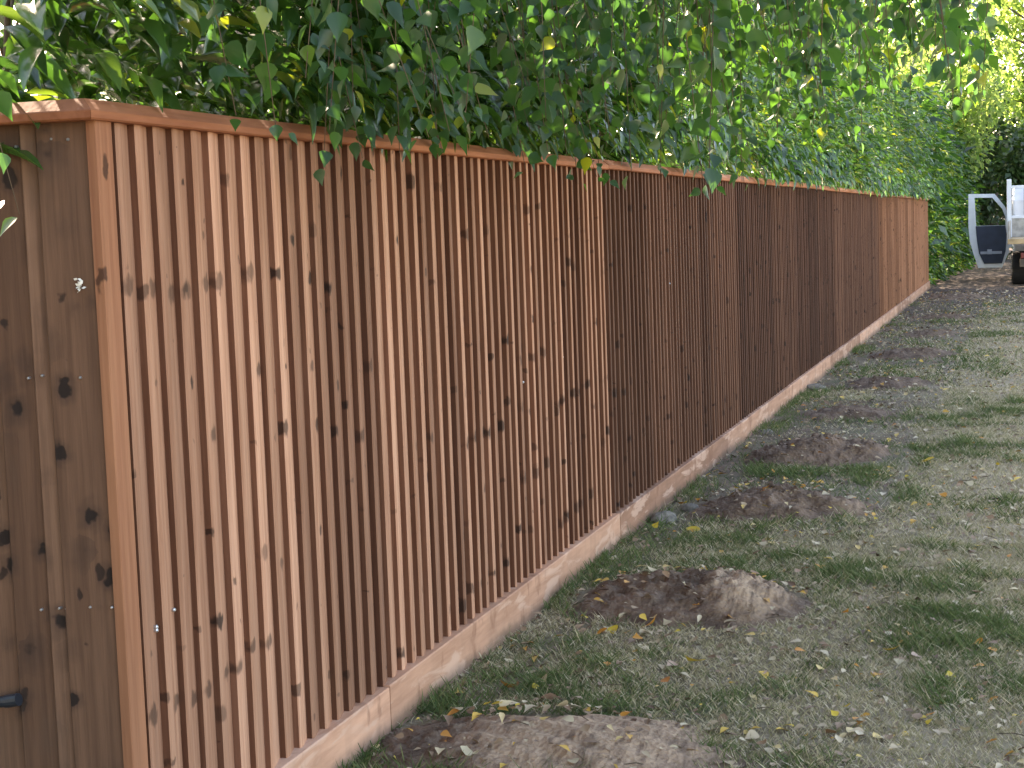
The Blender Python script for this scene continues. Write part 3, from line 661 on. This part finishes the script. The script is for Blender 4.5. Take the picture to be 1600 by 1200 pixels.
# ------------------------------------------------------------------ truck
def make_truck():
    W_ = plain('white_truck_paint', (.62, .66, .74), .35, var=.06); G = plain('galvanised_tray', (.33, .31, .29), .6, var=.3)
    K = plain('black_rubber', (.012, .012, .014), .75); TR = plain('dark_blue_door_trim', (.025, .035, .065), .7)
    WD = plain('worn_ply_deck', (.42, .30, .17), .8, var=.3); CH = plain('rusty_chassis', (.10, .075, .055), .8, var=.4)
    RED = plain('red_lens', (.16, .02, .018), .3); GLS = plain('tinted_glass', (.03, .04, .045), .05)
    MESH = plain('grey_mesh', (.16, .17, .19), .6); RIM = plain('steel_rim', (.4, .4, .42), .5, .5)
    x0, x1, yr = 1.60, 3.60, 34.9
    root = thing('tipper_truck', ((x0+x1)/2, yr+2.5, 0), 'white flatbed tipper truck at the right edge with its left door open', 'truck')
    def bx(name, mat, *b, parent=None, bev=.008):
        m = MB(); m.box(*b); o = m.build(name, mat, None, bevel=bev)
        attach(o, root) if parent is None else sub(o, parent); return o
    def sub(o, par):
        o.parent = par; o.matrix_parent_inverse = par.matrix_parent_inverse.inverted() if False else Matrix.Translation(-root.location)
        o.matrix_parent_inverse = Matrix.Identity(4); return o
    def part(name, mat, mb, par=None, bev=0., smooth=False):
        o = mb.build(name, mat, None, bevel=bev, smooth=smooth)
        if par is None: attach(o, root)
        else: o.parent = par      # part sits at the same frame as its parent
        return o
    def B(*b): m = MB(); m.box(*b); return m
    # tray
    tray = part('tray', G, B(x0, x1, yr+.04, 38.0, .86, .93), bev=.006)
    part('deck', WD, B(x0+.03, x1-.03, yr+.0, 37.98, .932, .955), tray)
    part('rear_sill', WD, B(x0-.01, x1+.01, yr-.02, yr+.038, .86, .965), tray, bev=.006)
    for xs in (x0, x1-.035):
        s = MB(); s.box(xs, xs+.035, yr+.05, 37.95, .957, 1.32)
        o = part('drop_side', G, s, bev=.006)
        for q in range(6):
            r = MB(); r.box(xs-.006 if xs < 2 else xs+.0355, xs-.0005 if xs < 2 else xs+.041, yr+.2+q*.5, yr+.24+q*.5, .97, 1.30)
            part('rib', G, r, o)
    # headboard: white posts, bars, mesh window
    hb = MB(); yh = 37.98
    for xs in (x0-.05, x1-.05): hb.box(xs, xs+.10, yh, yh+.08, .90, 2.21)
    hb.box(x0+.052, x1-.052, yh+.01, yh+.07, 2.00, 2.07); hb.box(x0+.052, x1-.052, yh+.01, yh+.07, 1.36, 1.42)
    h = part('headboard', W_, hb, bev=.008)
    part('panel', G, B(x0+.052, x1-.052, yh+.02, yh+.05, .957, 1.355), h)
    ms = MB()
    for q in range(26): ms.box(x0+.30+q*.055, x0+.308+q*.055, yh+.03, yh+.036, 1.425, 1.995)
    for q in range(10): ms.box(x0+.30, x1-.30, yh+.037, yh+.043, 1.45+q*.055, 1.456+q*.055)
    part('window_mesh', MESH, ms, h)
    # cab: shell with wheel-side profile
    prof = [(38.25, .55), (38.25, 1.75), (38.4, 2.02), (39.2, 2.05), (39.75, 1.62), (40.75, 1.22), (40.95, .95), (40.95, .45), (39.95, .45), (38.6, .45)]
    cb = MB(); rings = []
    for xs, ins in ((x0+.06, .04), (x0+.10, 0), (x1-.10, 0), (x1-.06, .04)):
        rings.append([(xs, y+(ins if y < 39 else -ins), z-(ins if z > 1.9 else 0)) for y, z in prof])
    cb.prism(None, rings); cab = part('cab', W_, cb, bev=.02)
    part('rear_window', GLS, B(x0+.35, x1-.35, 38.235, 38.247, 1.30, 1.85), cab)
    part('windscreen', GLS, (lambda m: (m.poly([(x0+.2, 39.26, 2.025), (x1-.2, 39.26, 2.025), (x1-.15, 39.76, 1.64), (x0+.15, 39.76, 1.64)]), m)[1])(MB()), cab)
    for xs in (x0+.055, x1-.061): part('side_window', GLS, B(xs, xs+.006, 38.5, 39.5, 1.3, 1.85), cab)
    for xs in (x0+.25, x1-.5): part('headlight', plain('lamp_glass', (.7, .7, .7), .1), B(xs, xs+.25, 40.952, 40.97, .8, .95), cab)
    part('bumper', K, B(x0+.1, x1-.1, 40.97, 41.08, .4, .62), bev=.02)
    # open passenger-side door: frame, window, dark trim panel, pocket bar
    yd = 39.5; dz = .055
    out = [(.70, 1.94), (1.27, 1.92), (1.50, 1.62), (1.575, 1.40), (1.575, .60), (1.42, .255), (.90, .255), (.80, .56), (.72, .86), (.69, 1.20)]
    inn = [(.83, 1.85), (1.22, 1.835), (1.43, 1.58), (1.50, 1.38), (1.50, 1.215), (1.47, 1.20), (1.2, 1.205), (.87, 1.21), (.86, 1.25), (.84, 1.55)]
    dm = MB(); n = len(out)
    bm_pts = []
    # upper frame ring as quads between outline and window hole, lower skin as one polygon
    up_o = [(.69, 1.20)] + [(.70, 1.94), (1.27, 1.92), (1.50, 1.62), (1.575, 1.40)] + [(1.575, 1.20)]
    up_i = [(.86, 1.21), (.83, 1.85), (1.22, 1.835), (1.43, 1.58), (1.50, 1.39), (1.50, 1.205)]
    for y_ in (yd, yd+dz):
        for q in range(5):
            dm.poly([(up_o[q][0], y_, up_o[q][1]), (up_o[q+1][0], y_, up_o[q+1][1]), (up_i[q+1][0], y_, up_i[q+1][1]), (up_i[q][0], y_, up_i[q][1])])
        dm.poly([(p[0], y_, p[1]) for p in [(.69, 1.20), (.86, 1.21), (1.50, 1.205), (1.575, 1.20), (1.575, .60), (1.42, .255), (.90, .255), (.80, .56), (.72, .86)]])
    ring = up_o + [(1.575, .60), (1.42, .255), (.90, .255), (.80, .56), (.72, .86)]
    for L_ in (ring, up_i):
        for q in range(len(L_)):
            a, b = L_[q], L_[(q+1) % len(L_)]
            dm.poly([(a[0], yd, a[1]), (b[0], yd, b[1]), (b[0], yd+dz, b[1]), (a[0], yd+dz, a[1])])
    door = part('door', W_, dm)
    door['label'] = 'open white cab door with dark trim'
    tp = MB(); tr_ = [(.85, 1.205), (1.50, 1.20), (1.53, 1.0), (1.50, .62), (1.42, .345), (1.03, .345), (.92, .58), (.88, .85)]
    tp.prism(None, [[(x, y, z) for x, z in tr_] for y in (yd-.03, yd-.002)]); part('trim_panel', TR, tp, door, bev=.008)
    bar = MB(); bar.box(.95, 1.42, yd-.05, yd-.031, .565, .625); bar.box(1.10, 1.2, yd-.07, yd-.051, .56, .67); part('pocket_bar', plain('grey_door_bar', (.3, .34, .42), .5), bar, door)
    part('hinge', W_, B(1.576, 1.66, yd-.01, yd+.03, .7, .8), door)
    # chassis, wheels, tail lights, mudguard
    for xs in (x0+.55, x1-.67): part('chassis_rail', CH, B(xs, xs+.12, yr+.1, 40.9, .58, .78))
    part('rear_bar', CH, B(x0+.22, x1-.05, yr+.06, yr+.12, .40, .56), bev=.006)
    part('underframe', CH, B(x0+.36, x1-.36, yr+.16, yr+.24, .52, .858))
    for xs in (x0+.24, x1-.48): part('tail_light', RED, B(xs, xs+.24, yr+.10, yr+.155, .57, .68), bev=.008)
    part('number_plate', plain('yellow_plate', (.55, .45, .06), .5), B(2.35, 2.85, yr+.045, yr+.058, .42, .53))
    for xs in (x0+.05, x1-.33):
        for yw in (36.2, 39.95):
            if yw > 39 and True: xx = xs + (.02 if xs < 2 else 0)
            else: xx = xs
            wdt = .28 if yw < 39 else .2
            t = MB(); rings = []
            for dx, r in ((0, .24), (.0, .31), (.03, .345), (wdt-.03, .345), (wdt, .31), (wdt, .24)):
                rings.append([(xx+dx, yw+r*math.cos(2*PI*q/28), .345+r*math.sin(2*PI*q/28)) for q in range(28)])
            t.prism(None, rings, caps=True); wh = part('wheel', K, t)
            rm = MB(); rm.prism(None, [[(xx-.004+d, yw+r*math.cos(2*PI*q/20), .345+r*math.sin(2*PI*q/20)) for q in range(20)] for d, r in ((0, .1), (.002, .2), (wdt+.006, .2), (wdt+.008, .1))])
            part('rim', RIM, rm, wh)
    part('mudflap', K, B(x1-.36, x1-.04, 35.72, 35.735, .22, .855))
make_truck()

# ------------------------------------------------------------------ small things on the ground
def make_stones():
    mat = plain('grey_concrete', (.15, .135, .115), .95, var=.4, scale=30)
    spots = [(.13, 8.35, .075, 'larger pale grey concrete lump against the gravel board by the round mound'), (.20, 8.72, .05, 'small grey concrete lump beside the larger lump at the fence foot'),
             (.12, 15.0, .09, 'grey concrete lump at the fence foot beside the reddish low heap'), (.13, 11.9, .06, 'grey rubble lump at the fence foot past the dark crumbly mound')]
    for x, y, r, lab in spots:
        bm = bmesh.new(); bmesh.ops.create_icosphere(bm, subdivisions=3, radius=r)
        sd = random.random()*50
        for v in bm.verts:
            n = .7+.6*float(fbm(np.array([v.co.x*14+sd]), np.array([v.co.y*14+v.co.z*11]), 5)[0]); v.co *= n; v.co.z *= .6
        me = bpy.data.meshes.new('concrete_lump'); bm.to_mesh(me); bm.free(); me.materials.append(mat)
        o = bpy.data.objects.new('concrete_lump', me); COL.objects.link(o); o.location = (x, y, r*.05)
        tag(o, lab, 'rubble', 'concrete lumps at the fence foot')
make_stones()

def make_litter():
    kinds = [('yellow', (.62, .45, .06), (.5, .3, .03)), ('orange', (.55, .24, .035), (.4, .15, .03)), ('cream', (.50, .42, .28), (.45, .36, .2)), ('brown', (.26, .15, .08), (.2, .1, .05)), ('pink', (.50, .34, .26), (.4, .2, .12))]
    protos = {}
    for nm, c, tr in kinds:
        mat = leafmat(nm+'_dead_leaf', [(0, tuple(x*.8 for x in c)), (1, c)], [(0, tr), (1, tr)], .6, .2, .3)
        ms = []
        for v in range(3):
            V = T_B[0].copy(); V[:, 1] *= random.uniform(.7, 1.1); V[:, 2] = .0+.5*(np.abs(V[:, 1]))*random.uniform(-.2, .9) + random.uniform(.1, .6)*(V[:, 0]-.5)**2*np.sign(random.random()-.3)
            me = bpy.data.meshes.new('fallen_leaf'); me.from_pydata([tuple(q) for q in V], [], [tuple(q) for q in T_B[1]])
            me.attributes.new('tint', 'FLOAT', 'FACE').data.foreach_set('value', np.full(len(T_B[1]), random.random(), np.float32))
            me.polygons.foreach_set('use_smooth', np.ones(len(me.polygons), bool)); me.materials.append(mat); ms.append(me)
        protos[nm] = ms
    names = ['yellow', 'orange', 'cream', 'brown', 'pink']
    marks = [(.545, 6.02, 'orange', .075), (.40, 5.95, 'orange', .06), (.86, 5.55, 'yellow', .085), (1.36, 10.45, 'yellow', .11), (.36, 8.05, 'yellow', .09), (1.09, 7.2, 'orange', .05), (1.16, 6.5, 'cream', .05), (.42, 5.05, 'pink', .08), (.29, 5.2, 'orange', .06), (1.75, 5.0, 'cream', .045), (1.5, 5.9, 'yellow', .07), (1.84, 5.35, 'orange', .05)]
    lab = {'yellow': 'yellow fallen leaf lying on the patchy lawn', 'orange': 'orange fallen leaf lying on the patchy lawn', 'cream': 'pale cream fallen leaf lying on the patchy lawn', 'brown': 'brown curled fallen leaf lying on the patchy lawn', 'pink': 'dull pink fallen leaf lying on the patchy lawn'}
    grp = {k: k+' fallen leaves on the lawn' for k in lab}
    items = list(marks)
    while len(items) < 300:
        y = 4.0+7.5*random.random()**1.25; x = random.uniform(.1, 2.0)
        items.append((x, y, random.choices(names, (2, 1.6, 5, 2.6, 2))[0], random.uniform(.022, .05)))
    for x, y, nm, s in items:
        o = bpy.data.objects.new('fallen_leaf', random.choice(protos[nm])); COL.objects.link(o)
        o.location = (x, y, top_z(x, y)+.012+random.uniform(0, .012)); o.scale = (s, s, s)
        o.rotation_euler = (random.gauss(0, .3), random.gauss(0, .3), random.uniform(0, 2*PI))
        tag(o, lab[nm], 'leaf', grp[nm])
    # the rest, farther off or smaller: uncountable litter
    n = 11000; x = RNG.uniform(.06, 2.6, n); y = 3.6+30*RNG.random(n)**1.6
    z = np.array([top_z(a, b) for a, b in zip(x, y)])+RNG.uniform(.006, .022, n)
    az = RNG.uniform(0, 2*PI, n); D = np.stack([np.cos(az), np.sin(az), RNG.normal(0, .25, n)], -1); N = np.stack([RNG.normal(0, .3, n), RNG.normal(0, .3, n), np.ones(n)], -1)
    t = NT('leaf_litter_mix'); t.set(Base_Color=t.ramp(t.attr('tint'), [(0, (.10, .055, .035)), (.35, (.24, .15, .09)), (.6, (.36, .28, .18)), (.8, (.48, .40, .28)), (.9, (.55, .36, .06)), (1, (.42, .16, .04))]), Roughness=.7)
    l = .008+.045*RNG.random(n)**1.8+.0007*y
    o = leaves('leaf_litter', [(np.stack([x, y, z], -1), D, N, l, l*RNG.uniform(.4, .8, n), RNG.random(n), T_B)], t.m, None)
    tag(o, 'scattered small dead leaves and scraps all over the lawn', 'leaf litter', kind='stuff')
    tw = MB()
    for k in range(120):
        x, y = random.uniform(.1, 2.2), random.uniform(4, 12); a = random.uniform(0, PI); L_ = random.uniform(.03, .14)
        z = top_z(x, y)+.016; d = Vector((math.cos(a), math.sin(a), 0))*L_*.5
        tw.tube([Vector((x, y, z))-d, Vector((x, y, z+.006)), Vector((x, y, z))+d+Vector((0, 0, random.uniform(-.01, .01)))], [.0016, .0018, .001], 4)
    o = tw.build('twig_litter', M['stem']); tag(o, 'thin broken twigs scattered over the lawn', 'twigs', kind='stuff')
make_litter()
